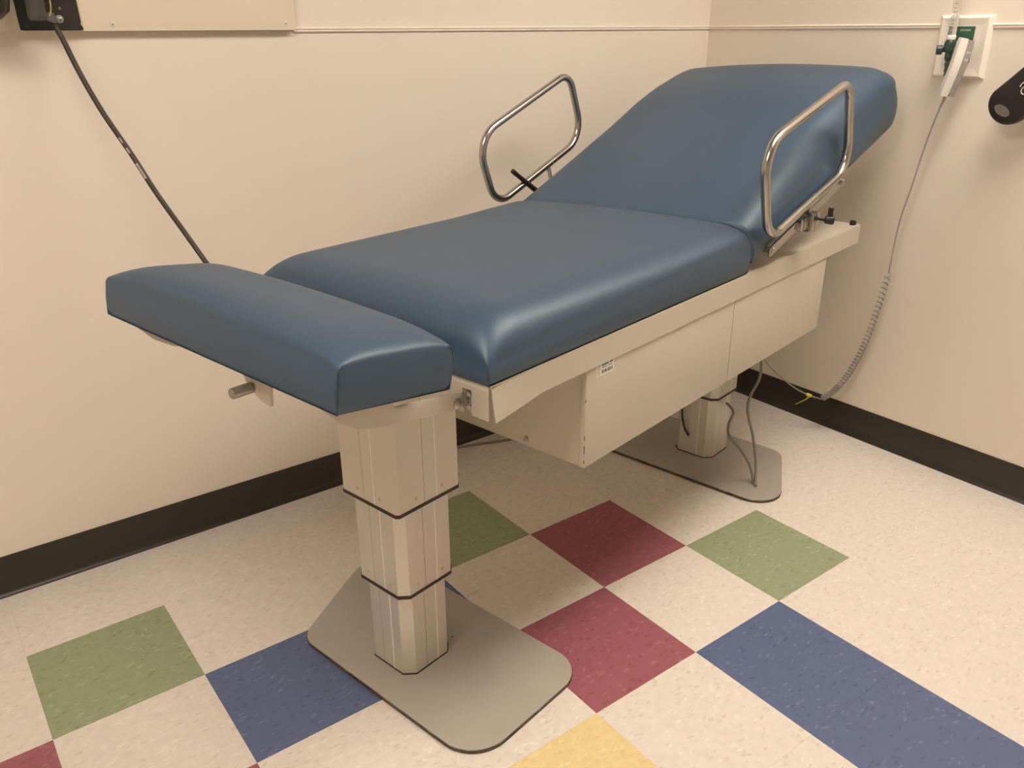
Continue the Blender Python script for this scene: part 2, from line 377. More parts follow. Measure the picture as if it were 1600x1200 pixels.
# near skirt with the bent-out corner
b = MB(); bm = b.bm; zk = ZT - 0.003
fr = [(S0 + 0.007, zk - 0.004, TN - 0.001), (S0 + 0.030, zk - 0.001, TN), (-0.49, zk, TN), (S1, zk, TN), (S1, ZB, TN), (-0.49, ZB, TN), (-0.545, 0.7185, TN - 0.005), (S0 + 0.008, 0.712, TN - 0.009)]
th_ = 0.0028
A = [bm.verts.new((s, t, z)) for s, z, t in fr]; B = [bm.verts.new((s, t + th_, z)) for s, z, t in fr]
for q in ((0, 1, 7), (1, 6, 7), (1, 2, 5, 6), (2, 3, 4, 5)):
    bm.faces.new([A[k] for k in q]); bm.faces.new([B[k] for k in q][::-1])
for k in range(8): bm.faces.new((A[k], A[(k + 1) % 8], B[(k + 1) % 8], B[k]))
bmesh.ops.recalc_face_normals(bm, faces=bm.faces[:])
sk = b.build('side_skirt', M['paint'], tab, angle=12)
# foot end plate with the slots of the two swing arms
ARM = 0.276                               # arm distance from the centre line
e = MB(); zt = ZT - 0.008; zb = 0.7145
ys = [CT - 0.334, CT - ARM - 0.021, CT - ARM, CT + ARM, CT + ARM + 0.021, CT + 0.334]
for a, bb in ((0, 1), (2, 3), (4, 5)): e.box(S0, S0 + 0.003, ys[a], ys[bb], zb if a != 2 else zb + 0.0, zt)
for a, bb in ((1, 2), (3, 4)): e.box(S0, S0 + 0.003, ys[a], ys[bb], zt - 0.008, zt)
e.prism([(S0, zt), (S0 + 0.003, zt), (S0 + 0.0055, ZT - 0.001), (S0 + 0.004, ZT)], CT - 0.334, CT + 0.334, 'y')
e.build('foot_end_plate', M['paint'], tab, smooth=False)
for sy in (-1, 1):
    y0, y1 = sorted((CT + sy * (ARM + 0.004), CT + sy * (ARM + 0.018)))
    lug = MB().box(S0 + 0.004, S0 + 0.030, y0, y1, 0.716, 0.762, 0.003, 2).build('hinge_lug', M['steel'], tab)
    for zz in (0.728, 0.751): MB().lathe([(0.006, 0), (0.006, 0.003), (0.003, 0.005)], (S0 + 0.004, (y0 + y1) / 2, zz), (-1, 0, 0), 12).build('pin_end', M['steel'], lug)
# foot frame: two flat arms and a cross bar under the foot cushion
arm = [(-0.622, 0.720), (-0.80, 0.7495), (-0.845, 0.762), (-0.88, 0.785), (-0.905, 0.814), (-0.90, 0.8215), (-0.79, 0.806), (-0.775, 0.773), (-0.622, 0.7505)]
for sy in (-1, 1):
    y0, y1 = sorted((CT + sy * ARM, CT + sy * (ARM - 0.008)))
    a = MB().prism(round_poly(arm, [0.006, 0, 0, 0, 0.003, 0.003, 0.006, 0.01, 0.004], 4), y0, y1, 'y', 0.0012).build('swing_arm', M['paint'], tab)
    MB().lathe([(0.0095, 0), (0.0095, 0.0015), (0.007, 0.004), (0.004, 0.005)], (-0.640, CT + sy * ARM, 0.7335), (0, sy, 0), 18).build('pivot_bolt', M['steel'], a)
MB().box(-0.880, -0.872, CT - ARM + 0.008, CT + ARM - 0.008, 0.806, 0.819, 0.001).build('cross_bar', M['paint'], tab)
# lock pin below the foot cushion
pb = MB().prism(round_poly([(-0.195, 0.772), (-0.225, 0.768), (-0.23, 0.815), (-0.15, 0.815), (-0.16, 0.795)], 0.003, 3), -0.893, -0.887, 'x', 0.001).build('pin_bracket', M['paint'], tab)
MB().lathe([(0.0075, 0), (0.009, 0.0015), (0.009, 0.036), (0.006, 0.037), (0.006, 0.05)], (-0.931, -0.178, 0.790), (1, 0, 0), 18).build('lock_pin', M['steel'], tab)

# -- drive housing under the tray
h = MB(); h.box(-0.356, 0.757, -0.424, 0.214, 0.515, 0.7715, 0.002, 2)
ho = h.build('housing', M['paint'], tab)
for a, bb in ((-0.3563, 0.2215), (0.2235, 0.7572)): MB().box(a, bb, -0.4375, -0.424, 0.5145, 0.7207, 0.0012, 2).build('side_panel', M['paint'], ho)
screw_head('screw', M['steel'], ho, (-0.356, -0.289, 0.531), (-1, 0, 0), 0.006)
for (s, z, w_, hh) in ((-0.3565, 0.545, 0.001, 0.018), (-0.3565, 0.575, 0.001, 0.010), (-0.3565, 0.525, 0.0012, 0.007), (-0.3565, 0.655, 0.0008, 0.006)):
    MB().box(s - 0.0002, s + 0.001, -0.4377, -0.4365, z, z + hh).build('paint_chip', M['worn'], ho, smooth=False)
# sticker over the joint of skirt and housing
st = MB().box(-0.326, -0.268, -0.4380, -0.4375, 0.6955, 0.7215).build('inventory_sticker', M['sticker'], tab, smooth=False)
pr = MB(); yy = (-0.43815, -0.4380)
for k in range(6): pr.box(-0.3225, -0.3225 + (0.010 if k % 2 else 0.0075), *yy, 0.699 + k * 0.0037, 0.6998 + k * 0.0037)
for k, (a, bb) in enumerate(((-0.309, -0.287), (-0.283, -0.272))): pr.box(a, bb, *yy, 0.7165, 0.7195)
for k, (a, bb) in enumerate(((-0.307, -0.292), (-0.289, -0.274))): pr.box(a, bb, *yy, 0.7115, 0.7132)
x = -0.308
for w_, gp in ((0.004, 0.002), (0.002, 0.002), (0.005, 0.003), (0.002, 0.0015), (0.004, 0.002), (0.0025, 0.002), (0.003, 0.002)):
    pr.box(x, x + w_, *yy, 0.7005, 0.7075); x += w_ + gp
pr.build('printed_marks', M['print_dark'], st, smooth=False)
# rubber bumper on the head end corner
MB().lathe([(0.008, 0), (0.009, 0.002), (0.009, 0.010), (0.0075, 0.0125)], (0.955, -0.425, ZT), (0, 0, 1), 18).build('bumper', M['black'], tab)

# -- telescopic columns and base plates
def col_outline(cx, cy, a, ch, groove=True):
    """square extrusion with chamfered corners and two shallow grooves in each face"""
    pts = []
    for k in range(4):
        ang = k * math.pi / 2; loc = [(a, -a + ch)]
        if groove:
            for gy, gw in ((-0.014, 0.0005), (0.019, 0.0018)): loc += [(a, gy - gw), (a - 0.0022, gy - gw), (a - 0.0022, gy + gw), (a, gy + gw)]
        loc += [(a, a - ch)]
        for x, y in loc: pts.append((cx + x * math.cos(ang) - y * math.sin(ang), cy + x * math.sin(ang) + y * math.cos(ang)))
    return pts
PLATE = [(-0.14, -0.334), (0.212, -0.334), (0.212, 0.385), (-0.14, 0.222)]
for cx, cy, turn in ((-0.5475, -0.111, 1), (0.772, -0.100, -1)):
    pts = round_poly([(cx + turn * x, cy + turn * y) for x, y in PLATE], [0.085, 0.075, 0.08, 0.06], 10)
    bp_ = MB().prism(pts, 0.0, 0.0105, 'z', 0.0008, 1).build('base_plate', M['plate'], tab)
    # worn dark rim of the plate, laid in short uneven runs
    ctr = Vector((sum(p[0] for p in pts) / len(pts), sum(p[1] for p in pts) / len(pts)))
    rim = MB(); dense = []
    for i in range(len(pts)):
        a_, b_ = Vector(pts[i]), Vector(pts[(i + 1) % len(pts)]); n_ = max(1, int((b_ - a_).length / 0.02))
        for k in range(n_): dense.append(a_.lerp(b_, k / n_))
    n_ = len(dense); V = []
    for i, p in enumerate(dense):
        d = (dense[(i + 1) % n_] - dense[i - 1]).normalized(); nn = Vector((d.y, -d.x)); nn = nn if nn.dot(p - ctr) > 0 else -nn
        z1 = 0.0092 - (0.003 * random.random() if random.random() < 0.25 else 0); q = p + nn * 0.0006; q0 = p - nn * 0.002
        V.append([rim.bm.verts.new((q0.x, q0.y, 0.0004)), rim.bm.verts.new((q.x, q.y, 0.0004)), rim.bm.verts.new((q.x, q.y, z1)), rim.bm.verts.new((q0.x, q0.y, z1))])
    for i in range(n_):
        A, B = V[i], V[(i + 1) % n_]
        for k in range(4): rim.bm.faces.new((A[k], A[(k + 1) % 4], B[(k + 1) % 4], B[k]))
    bmesh.ops.recalc_face_normals(rim.bm, faces=rim.bm.faces[:])
    rim.build('worn_rim', M['worn'], bp_, smooth=False)
    MB().lathe([(0.0022, 0), (0.0018, 0.0006)], (cx + turn * 0.09, cy - turn * 0.04, 0.0105), (0, 0, 1), 10).build('plug', M['black'], bp_)
    co = thing('lifting_column', None, None); co.parent = tab
    for nm, a, ch, z0, z1 in (('inner_stage', 0.0675, 0.021, 0.0105, 0.300), ('middle_stage', 0.0765, 0.018, 0.2275, 0.500), ('outer_stage', 0.0865, 0.006, 0.4355, 0.7715 if turn == 1 else 0.512)):
        MB().prism(col_outline(cx, cy, a, ch), z0, z1, 'z').build(nm, M['alu'] if nm != 'outer_stage' else M['column_enamel'], co, angle=25)
        for ux, uy in ((-1, 0), (0, -1), (1, 0), (0, 1)):
            gy = 0.019
            px, py = cx + ux * (a - 0.0004) - uy * gy, cy + uy * (a - 0.0004) + ux * gy
            hx, hy = (0.0017, 0.0010) if ux == 0 else (0.0010, 0.0017)
            MB().box(px - hx, px + hx, py - hy, py + hy, z0, z1 - 0.002).build('bright_strip', M['alu_bright'], co, smooth=False)
    for nm, a, ch, z0, z1 in (('stage_seal', 0.0775, 0.018, 0.2212, 0.2288), ('stage_seal', 0.0875, 0.0062, 0.4295, 0.4370), ('foot_seal', 0.069, 0.0215, 0.0105, 0.013)):
        MB().prism(col_outline(cx, cy, a, ch, False), z0, z1, 'z').build(nm, M['seal'], co, angle=25)
    for z, a in ((0.247, 0.0765), (0.455, 0.0865)):
        for gy in (-0.035, 0.035):
            MB().lathe([(0.004, 0), (0.004, 0.0006), (0.003, 0.001)], (cx + gy, cy - a, z), (0, -1, 0), 12).build('plug', M['paint'], co)
            MB().lathe([(0.004, 0), (0.004, 0.0006), (0.003, 0.001)], (cx - a, cy + gy, z), (-1, 0, 0), 12).build('plug', M['paint'], co)

# -- grab rails on the back section
def grab_rail(s, t, z, al, w, hh, sy, lean, clamp_s, tr):
    root = thing('grab_rail', None, None); root.parent = tab
    e1 = Vector((math.cos(al), 0, math.sin(al))); e2 = Vector((-math.sin(al) * math.cos(lean), sy * math.sin(lean), math.cos(al) * math.cos(lean))); c0 = Vector((s, t, z))
    P = round_poly([(-w / 2, -hh / 2), (w / 2, -hh / 2), (w / 2, hh / 2), (-w / 2, hh / 2)], [0.058, 0.075, 0.045, 0.08], 10)
    dense = []
    for i in range(len(P)):
        a_, b_ = Vector(P[i]), Vector(P[(i + 1) % len(P)]); n_ = max(1, int((b_ - a_).length / 0.03))
        for k in range(n_): q = a_.lerp(b_, k / n_); dense.append(c0 + e1 * q.x + e2 * q.y)
    MB().tube(dense, tr, 16, closed=True).build('loop', M['chrome'], root)
    # collar at the weld in the lower bar
    m0 = c0 - e2 * hh / 2 + e1 * clamp_s
    MB().tube([m0 + e1 * 0.0125, m0 + e1 * 0.0150], tr + 0.0002, 16).build('weld_collar', M['steel'], root)
    yin = CT + sy * (WID / 2 + 0.018)
    # post and clamp block on the side bar
    foot = Vector((m0.x - 0.012, yin, 0.816 + (m0.x - 0.337) * math.tan(BT) - 0.014))
    MB().tube([m0, (m0 + foot) / 2 + Vector((0, 0, -0.004)), foot], 0.006, 12).build('post', M['chrome'], root)
    rot = Matrix.Rotation(-BT, 3, 'Y')
    for da, db, nm, m_ in ((-0.052, -0.036, 'clamp_jaw', 'chrome'), (-0.033, -0.010, 'clamp_jaw', 'chrome'), (-0.007, 0.006, 'clamp_jaw', 'chrome'), (0.0085, 0.032, 'clamp_block', 'chrome')):
        hz = 0.024 if da > -0.03 else 0.015
        y0, y1 = sorted((yin - sy * 0.008, yin + sy * (0.022 if da > -0.03 else 0.012)))
        MB().box(foot.x + da, foot.x + db, y0, y1, foot.z - hz, foot.z + hz, 0.0015, 2).build(nm, M[m_], root)
    MB().box(foot.x - 0.05, foot.x + 0.03, *sorted((yin - sy * 0.006, yin + sy * 0.008)), foot.z - 0.011, foot.z + 0.011).build('clamp_core', M['black'], root, smooth=False)
    # black clamping lever
    lv = Vector((foot.x + 0.020, yin + sy * 0.020, foot.z + 0.002))
    if sy < 0:
        lv.z += 0.006
        d = Vector((0.45, -0.88, -0.1)).normalized()
        MB().tube([lv, lv + d * 0.022], 0.0045, 12).build('lever_stem', M['black'], root)
        k = lv + d * 0.030
        MB().lathe([(0.006, -0.012), (0.0095, -0.010), (0.011, 0.0), (0.011, 0.008), (0.009, 0.011)], k, d, 16).build('lever_hub', M['black'], root)
        MB().tube(smooth_path([k + Vector((0, 0, 0.002)), k + Vector((0.001, 0, 0.016)), k + Vector((0.001, 0, 0.030))], 4), [0.0085, 0.008, 0.0075, 0.007, 0.0066, 0.0064, 0.0064, 0.0066, 0.0068], 14).build('lever_handle', M['black'], root)
        MB().lathe([(0.003, 0), (0.003, 0.002), (0.0015, 0.003)], k + Vector((0.001, 0, 0.0300)), (0, 0, 1), 10).build('lever_cap', M['steel'], root)
    else:
        k = lv + Vector((0, 0.012, 0))
        MB().tube([lv, k], 0.005, 12).build('lever_stem', M['black'], root)
        MB().lathe([(0.009, -0.008), (0.010, 0), (0.009, 0.008)], k, (0, 1, 0), 16).build('lever_hub', M['black'], root)
        top_ = Vector((0.256, 0.285, 0.944))
        MB().tube([k, k.lerp(top_, 0.5), k.lerp(top_, 0.85), top_], [0.0085, 0.0078, 0.0062, 0.0068], 14).build('lever_handle', M['black'], root)
    return root
grab_rail(0.492, -0.462, 1.0185, math.radians(14.7), 0.455, 0.226, -1, -0.02, 0.015, 0.0112)
grab_rail(0.352, 0.292, 1.0245, math.radians(21.0), 0.421, 0.2015, 1, 0.0, 0.035, 0.0102)
# side bars that carry the clamps
for sy in (-1, 1):
    y0, y1 = sorted((CT + sy * (WID / 2 + 0.012), CT + sy * (WID / 2 + 0.019)))
    rot = Matrix.Rotation(-BT, 3, 'Y')
    b = MB().box(0.335, 0.755, y0, y1, 0.805, 0.827, 0.001, 2, rot=rot, about=Vector((0.335, 0, 0.816)))
    sb = b.build('side_bar', M['chrome'], tab)
    for d in (0.010, 0.408):
        p = Vector((0.335, 0, 0.818)) + Vector((math.cos(BT), 0, math.sin(BT))) * d
        MB().tube([(p.x, CT + sy * (WID / 2 - 0.02), p.z), (p.x, CT + sy * (WID / 2 + 0.013), p.z)], 0.0075, 14).build('standoff', M['steel'], sb)
        MB().lathe([(0.0085, 0), (0.0085, 0.003), (0.006, 0.006), (0.003, 0.0065)], (p.x, CT + sy * (WID / 2 + 0.019), p.z), (0, sy, 0), 16).build('bolt', M['steel'], sb)
# cable clip and lead on the rear column
cl = MB().box(0.6985, 0.706, -0.072, -0.050, 0.128, 0.136, 0.001).build('cable_clip', M['white'], tab)
MB().box(0.6965, 0.7042, -0.066, -0.060, 0.110, 0.150, 0.001).build('clip_pad', M['white'], cl)
MB().tube(smooth_path([(0.690, -0.055, 0.30), (0.692, -0.058, 0.22), (0.694, -0.062, 0.16), (0.694, -0.066, 0.13), (0.694, -0.076, 0.10), (0.701, -0.088, 0.075)], 6), 0.0035, 10).build('actuator_lead', M['cable_dark'], tab)

# ------------------------------------------------------------------ cords at the table
c1 = [(0.730, -0.285, 0.516), (0.722, -0.292, 0.46), (0.716, -0.3, 0.406), (0.701, -0.309, 0.341), (0.629, -0.318, 0.304), (0.604, -0.328, 0.264), (0.637, -0.337, 0.18), (0.661, -0.346, 0.087), (0.654, -0.355, 0.028), (0.640, -0.365, 0.0152)]
MB().tube(smooth_path(c1, 7), 0.0042, 10).build('power_cord', M['cable_grey'], tab)
c2 = [(0.652, -0.347, 0.0155), (0.654, -0.345, 0.03), (0.657, -0.327, 0.071), (0.638, -0.298, 0.124), (0.618, -0.27, 0.166), (0.650, -0.25, 0.186), (0.712, -0.232, 0.196), (0.744, -0.203, 0.199), (0.777, -0.1755, 0.190)]
MB().tube(smooth_path(c2, 7), 0.0042, 10).build('power_cord', M['cable_grey'], tab)
o = MB().tube(smooth_path([(0.02, 0.575, 0.0042), (0.10, 0.568, 0.0042), (0.185, 0.545, 0.0042), (0.24, 0.525, 0.0042), (0.30, 0.505, 0.0042), (0.45, 0.46, 0.0042), (0.62, 0.40, 0.0042)], 6), 0.004, 10).build('floor_cable', M['cable_grey'])
tag(o, 'thin grey cable lying on the floor by the left wall behind the table', 'cable')
cab = [(-0.853, 0.548, 1.322), (-0.845, 0.533, 1.29), (-0.832, 0.501, 1.227), (-0.81, 0.463, 1.15), (-0.777, 0.421, 1.064), (-0.749, 0.376, 0.981), (-0.715, 0.328, 0.896), (-0.692, 0.278, 0.832), (-0.677, 0.215, 0.785), (-0.655, 0.15, 0.755), (-0.60, 0.09, 0.742)]
ck = thing('equipment_cable', 'dark brown cable sloping from the black wall plate to the table foot', 'cable', cab[0])
off = Vector(cab[0]); path = [p - off for p in smooth_path(cab, 8)]
MB().tube(path, 0.0058, 12).build('sheath', M['cable_dark'], ck)
for a, b_, r_ in ((29, 30, 0.0016), (31, 32, 0.0022), (34, 37, 0.0026)):
    MB().tube([p + Vector((-0.0030, -0.0036, 0.0012)) for p in path[a:b_ + 1]], r_, 8).build('scuffed_patch', M['cable_worn'], ck)

# ------------------------------------------------------------------ wall panel and black mount, upper left
PY = 0.5725                               # front face of the panel
wp = thing('wall_panel', 'long cream laminate panel screwed to the left wall', 'wall panel', (-1.2, YW, 1.31))
MB().box(-1.2, 0.899, PY - YW, 0, 0.0, 0.75, 0.0015, 2).build('board', M['panel'], wp)
for x, z in ((-0.732, 1.3235), (-0.326, 1.3255), (-1.15, 1.324), (-0.732, 1.90), (-0.326, 1.90)):
    sc = MB().lathe([(0.0052, 0), (0.0052, 0.0008), (0.004, 0.0022), (0.0028, 0.0024)], (x + 1.2, PY - YW, z - 1.31), (0, -1, 0), 14).build('screw', M['white'], wp)
    MB().lathe([(0.0016, 0), (0.0016, 0.0006)], (x + 1.2, PY - YW - 0.0023, z - 1.31), (0, -1, 0), 8).build('screw_socket', M['print_dark'], sc)
mp = thing('mount_plate', 'ragged-edged black plate on the cream panel, upper left', 'mount', (-0.85, PY, 1.31))
edge = [(-0.066, 0.0025), (-0.058, 0.0015), (0.052, 0.0015), (0.0555, 0.003), (0.0552, 0.008), (0.0515, 0.013), (0.053, 0.019), (0.0515, 0.06), (0.051, 0.16), (-0.069, 0.16), (-0.068, 0.06), (-0.067, 0.02)]
MB().prism(edge, -0.006, 0.0, 'y', 0.0008, 1).build('plate', M['black_matt'], mp)
wr = MB().lathe([(0.008, 0), (0.008, 0.0012), (0.0055, 0.002)], (0.0115, -0.006, 0.024), (0, -1, 0), 20).build('washer', M['hand_grey'], mp)
MB().lathe([(0.0042, 0), (0.0042, 0.002), (0.002, 0.0035)], (0.0115, -0.008, 0.0245), (0, -1, 0), 16).build('screw', M['steel'], wr)
MB().lathe([(0.0035, 0), (0.002, 0.0015)], (0.016, -0.006, 0.045), (0, -1, 0), 12).build('screw', M['steel'], mp)
# black cylinder with clear sleeve hanging before the plate
cy = thing('sleeved_handle', 'black cylinder in a clear plastic sleeve before the black plate', 'handle', (-0.885, 0.535, 1.337))
MB().lathe([(0.0135, 0.0), (0.0155, 0.004), (0.0155, 0.16), (0.014, 0.165)], (0, 0, 0), (0, 0, 1), 20).build('body', M['black'], cy)
MB().lathe([(0.006, -0.008), (0.014, -0.0065), (0.0185, 0.0), (0.0185, 0.15)], (0, 0, 0), (0, 0, 1), 24).build('clear_sleeve', M['clear'], cy)
MB().tube(smooth_path([(0.022, -0.004, 0.002), (0.026, -0.006, 0.012), (0.0285, -0.004, 0.03), (0.028, 0.0, 0.07), (0.027, 0.004, 0.14)], 6), 0.0012, 8).build('wire', M['ywire'], cy)
MB().prism(round_poly([(0.012, -0.004), (0.028, -0.011), (0.037, -0.010), (0.032, 0.008), (0.024, 0.012)], 0.004, 4), -0.004, 0.004, 'y', 0.001).build('clear_tab', M['clear'], cy)
# black rounded cup at the frame edge
cp = thing('black_holder', 'rounded black holder at the panel left of the black plate', 'holder', (-0.99, 0.50, 1.325))
MB().lathe([(0.012, 0.0), (0.034, 0.008), (0.050, 0.022), (0.056, 0.045), (0.056, 0.14), (0.052, 0.145)], (0, 0, 0), (0, 0, 1), 32).build('cup', M['black'], cp)
MB().box(-0.02, 0.02, 0.05, PY - 0.50, 0.05, 0.13, 0.002).build('bracket', M['black'], cp)

# ------------------------------------------------------------------ gas outlet on the right wall
YO, ZO = -0.3245, 1.2565
ot = thing('gas_outlet', 'cream framed oxygen wall outlet with green cover plate', 'wall outlet', (XW, YO, ZO))
def frame_ring(prof, name, m, parent):
    """picture-frame bezel: prof list of (half width, half height, out)"""
    b = MB(); rings = []
    for hw, hh, d in prof: rings.append([b.bm.verts.new((-d, sx * hw, sz * hh)) for sx, sz in ((-1, -1), (1, -1), (1, 1), (-1, 1))])
    for A, B in zip(rings, rings[1:]):
        for k in range(4): b.bm.faces.new((A[k], A[(k + 1) % 4], B[(k + 1) % 4], B[k]))
    b.bm.faces.new(rings[-1]); b.bm.faces.new(rings[0][::-1])
    bmesh.ops.recalc_face_normals(b.bm, faces=b.bm.faces[:])
    return b.build(name, m, parent, smooth=False)
frame_ring([(0.074, 0.0815, 0), (0.074, 0.0815, 0.003), (0.0645, 0.075, 0.015), (0.062, 0.0725, 0.015), (0.048, 0.0565, 0.0125)], 'bezel', M['bezel'], ot)
gp = MB().box(-0.0145, -0.0120, -0.030, 0.026, -0.040, 0.053, 0.001).build('cover_plate', M['green'], ot)
MB().box(-0.0155, -0.0144, -0.029, 0.025, 0.0195, 0.0215).build('cover_joint', M['green_dark'], gp, smooth=False)
MB().box(-0.0156, -0.0144, -0.030, -0.004, -0.040, -0.012).build('latch', M['black'], gp, smooth=False)
def text_mesh(body, size, m, name, parent, mtx, depth=0.0002):
    cu = bpy.data.curves.new(name, 'FONT'); cu.body = body; cu.size = size; cu.align_x = 'CENTER'; cu.align_y = 'CENTER'; cu.extrude = depth
    tmp = bpy.data.objects.new(name, cu); COL.objects.link(tmp)
    dg = bpy.context.evaluated_depsgraph_get(); me = bpy.data.meshes.new_from_object(tmp.evaluated_get(dg))
    COL.objects.unlink(tmp); bpy.data.objects.remove(tmp)
    me.transform(mtx); me.materials.clear(); me.materials.append(m)
    o = bpy.data.objects.new(name, me); COL.objects.link(o); o.parent = parent; return o
FACE_X = Matrix(((0, 0, -1, 0), (-1, 0, 0, 0), (0, 1, 0, 0), (0, 0, 0, 1)))      # text reading on a wall that faces -x
text_mesh('OXYGEN', 0.0072, M['print_white'], 'lettering', gp, Matrix.Translation((-0.0148, -0.004, 0.043)) @ FACE_X)

# flowmeter plugged into the outlet
fm = thing('oxygen_flowmeter', 'green flowmeter with upright clear graduated tube in front of outlet', 'flowmeter', (1.205, -0.318, 1.25))
MB().lathe([(0.012, -0.006), (0.015, -0.003), (0.015, 0.016), (0.0135, 0.022), (0.010, 0.027), (0.009, 0.030)], (0, -0.004, 0.0), (0, 0, 1), 20).build('body', M['green_dark'], fm)
MB().tube([(0.0, -0.004, 0.010), (0.055, -0.004, 0.010)], 0.0085, 16).build('inlet', M['green_dark'], fm)
MB().lathe([(0.006, 0), (0.006, 0.006), (0.0115, 0.007), (0.0125, 0.009), (0.0125, 0.020), (0.0105, 0.022)], (-0.002, 0.006, 0.0), (-0.45, 0.89, 0), 24).build('knob', M['green_dark'], fm)
MB().lathe([(0.0065, -0.066), (0.0045, -0.060), (0.0065, -0.052), (0.0048, -0.045), (0.007, -0.036), (0.005, -0.030), (0.009, -0.022), (0.009, -0.010), (0.006, -0.002)], (0, -0.004, 0), (0.10, 0.10, 1), 16).build('nipple', M['green_dark'], fm)
MB().lathe([(0.011, 0.026), (0.0118, 0.029), (0.0118, 0.036), (0.0105, 0.038)], (0, -0.004, 0), (0, 0, 1), 20).build('collar', M['white'], fm)
MB().lathe([(0.0105, 0.036), (0.0105, 0.15), (0.009, 0.155)], (0, -0.004, 0), (0, 0, 1), 24).build('outer_tube', M['clear'], fm)
MB().lathe([(0.0042, 0.037), (0.0050, 0.15)], (0, -0.004, 0), (0, 0, 1), 16).build('inner_tube', M['clear'], fm)
gr = MB()
for k in range(10): gr.box(-0.0050, -0.0046, -0.004 - (0.0045 if k % 2 else 0.003), 0.0005, 0.045 + k * 0.010, 0.0462 + k * 0.010)
gr.build('graduations', M['print_dark'], fm, smooth=False)

# ------------------------------------------------------------------ hand control and its coiled cord
hc = thing('hand_control', 'white and grey hand control hanging on the flowmeter', 'remote control', (1.186, -0.349, 1.131))
ha = Vector((0.010, -0.024, 0.144)); ax = ha.normalized(); wd = Vector((0.74, -0.67, 0)); wd = (wd - ax * wd.dot(ax)).normalized(); dp = wd.cross(ax)
def hpt(a, w, d):                         # along, across, out; the shell bows backwards in the middle
    return ax * a + wd * w + dp * (d + 0.004 * math.cos((a / 0.15 - 0.5) * math.pi * 1.6))
def slab(a0, a1, w0, w1, d0, d1, n=14, taper=0.8):
    b = MB(); R = []
    for k in range(n + 1):
        t = k / n; a = a0 + (a1 - a0) * t; tp_ = taper + (1 - taper) * t; e_ = 0.002 if k in (0, n) else 0.0
        w0_, w1_ = w0 * tp_ + e_, w1 * tp_ - e_
        cr = [(w0_ + .002, d0), (w1_ - .002, d0), (w1_, d0 + .002), (w1_, d1 - .002), (w1_ - .002, d1), (w0_ + .002, d1), (w0_, d1 - .002), (w0_, d0 + .002)]
        R.append([b.bm.verts.new(hpt(a, w, d)) for w, d in cr])
    for A, B in zip(R, R[1:]):
        for k in range(8): b.bm.faces.new((A[k], A[(k + 1) % 8], B[(k + 1) % 8], B[k]))
    b.bm.faces.new(R[0][::-1]); b.bm.faces.new(R[-1]); bmesh.ops.recalc_face_normals(b.bm, faces=b.bm.faces[:]); return b
slab(0, 0.150, -0.0225, 0.0, -0.011, 0.013, taper=0.98).build('back_shell', M['white'], hc)
fs = slab(0.002, 0.148, 0.0, 0.0165, -0.0105, 0.0125, taper=0.96).build('front_shell', M['hand_grey'], hc)
HM = Matrix((( *wd, 0), (*ax, 0), (*dp, 0), (0, 0, 0, 1))).transposed()
for a, tri in ((0.118, 1), (0.098, -1)):
    for w_ in (0.0055, 0.0110):
        q = [(w_ - 0.0018, a - 0.003 * tri), (w_ + 0.0018, a - 0.003 * tri), (w_, a + 0.004 * tri)]
        b = MB(); lo = [b.bm.verts.new(hpt(y, x, 0.0126)) for x, y in q]; hi = [b.bm.verts.new(hpt(y, x, 0.0131)) for x, y in q]
        b.bm.faces.new(lo); b.bm.faces.new(hi)
        for k in range(3): b.bm.faces.new((lo[k], lo[(k + 1) % 3], hi[(k + 1) % 3], hi[k]))
        bmesh.ops.recalc_face_normals(b.bm, faces=b.bm.faces[:]); b.build('arrow_mark', M['print_white'], fs, smooth=False)
MB().tube([hpt(0.001, -0.002, 0), hpt(-0.010, -0.002, 0), hpt(-0.028, -0.003, -0.004)], [0.0045, 0.004, 0.0028], 12).build('strain_relief', M['cord'], hc)
MB().tube([hpt(0.115, -0.012, -0.010), hpt(0.120, -0.012, -0.022), hpt(0.112, -0.012, -0.026)], 0.003, 10).build('hook', M['white'], hc)

cc = thing('coiled_cord', 'grey coiled cord hanging from the hand control to the table', 'cord', (1.19, -0.114, 0.130))
CO = Vector((1.19, -0.114, 0.130))
h0 = Vector(hc.location) + hpt(-0.026, -0.003, -0.004)
up = [h0, Vector((1.207, -0.307, 1.016)), Vector((1.213, -0.282, 0.876)), Vector((1.219, -0.26, 0.758)), Vector((1.225, -0.251, 0.60))]
MB().tube([p - CO for p in smooth_path(up, 8)], 0.0024, 8).build('straight_lead', M['cord'], cc)
axis = smooth_path([(1.225, -0.251, 0.598), (1.225, -0.236, 0.486), (1.225, -0.21, 0.348), (1.225, -0.171, 0.234), (1.212, -0.134, 0.161), (1.196, -0.108, 0.131)], 24)
# resample by length with tighter turns towards the bottom
cum = [0.0]
for a, b_ in zip(axis, axis[1:]): cum.append(cum[-1] + (b_ - a).length)
tot = cum[-1]; hel = []; ph = 0.0; s_ = 0.0; step = 0.00045; prev_t = None; up_v = Vector((1, 0, 0)); i = 0
while s_ < tot:
    while i < len(cum) - 2 and cum[i + 1] < s_: i += 1
    t = (s_ - cum[i]) / max(1e-9, cum[i + 1] - cum[i]); p = axis[i].lerp(axis[i + 1], t); tn = (axis[i + 1] - axis[i]).normalized()
    u = (up_v - tn * up_v.dot(tn)).normalized(); v = tn.cross(u)
    pitch = 0.0175 - 0.0075 * (s_ / tot) if s_ / tot < 0.86 else 0.0052
    n_sub = 1; rr = 0.0088
    hel.append(p + (u * math.cos(ph) + v * math.sin(ph)) * rr - CO)
    ds = pitch / 12; ph += 2 * math.pi / 12; s_ += ds
MB().tube(hel, 0.0023, 6).build('coil', M['cord'], cc)
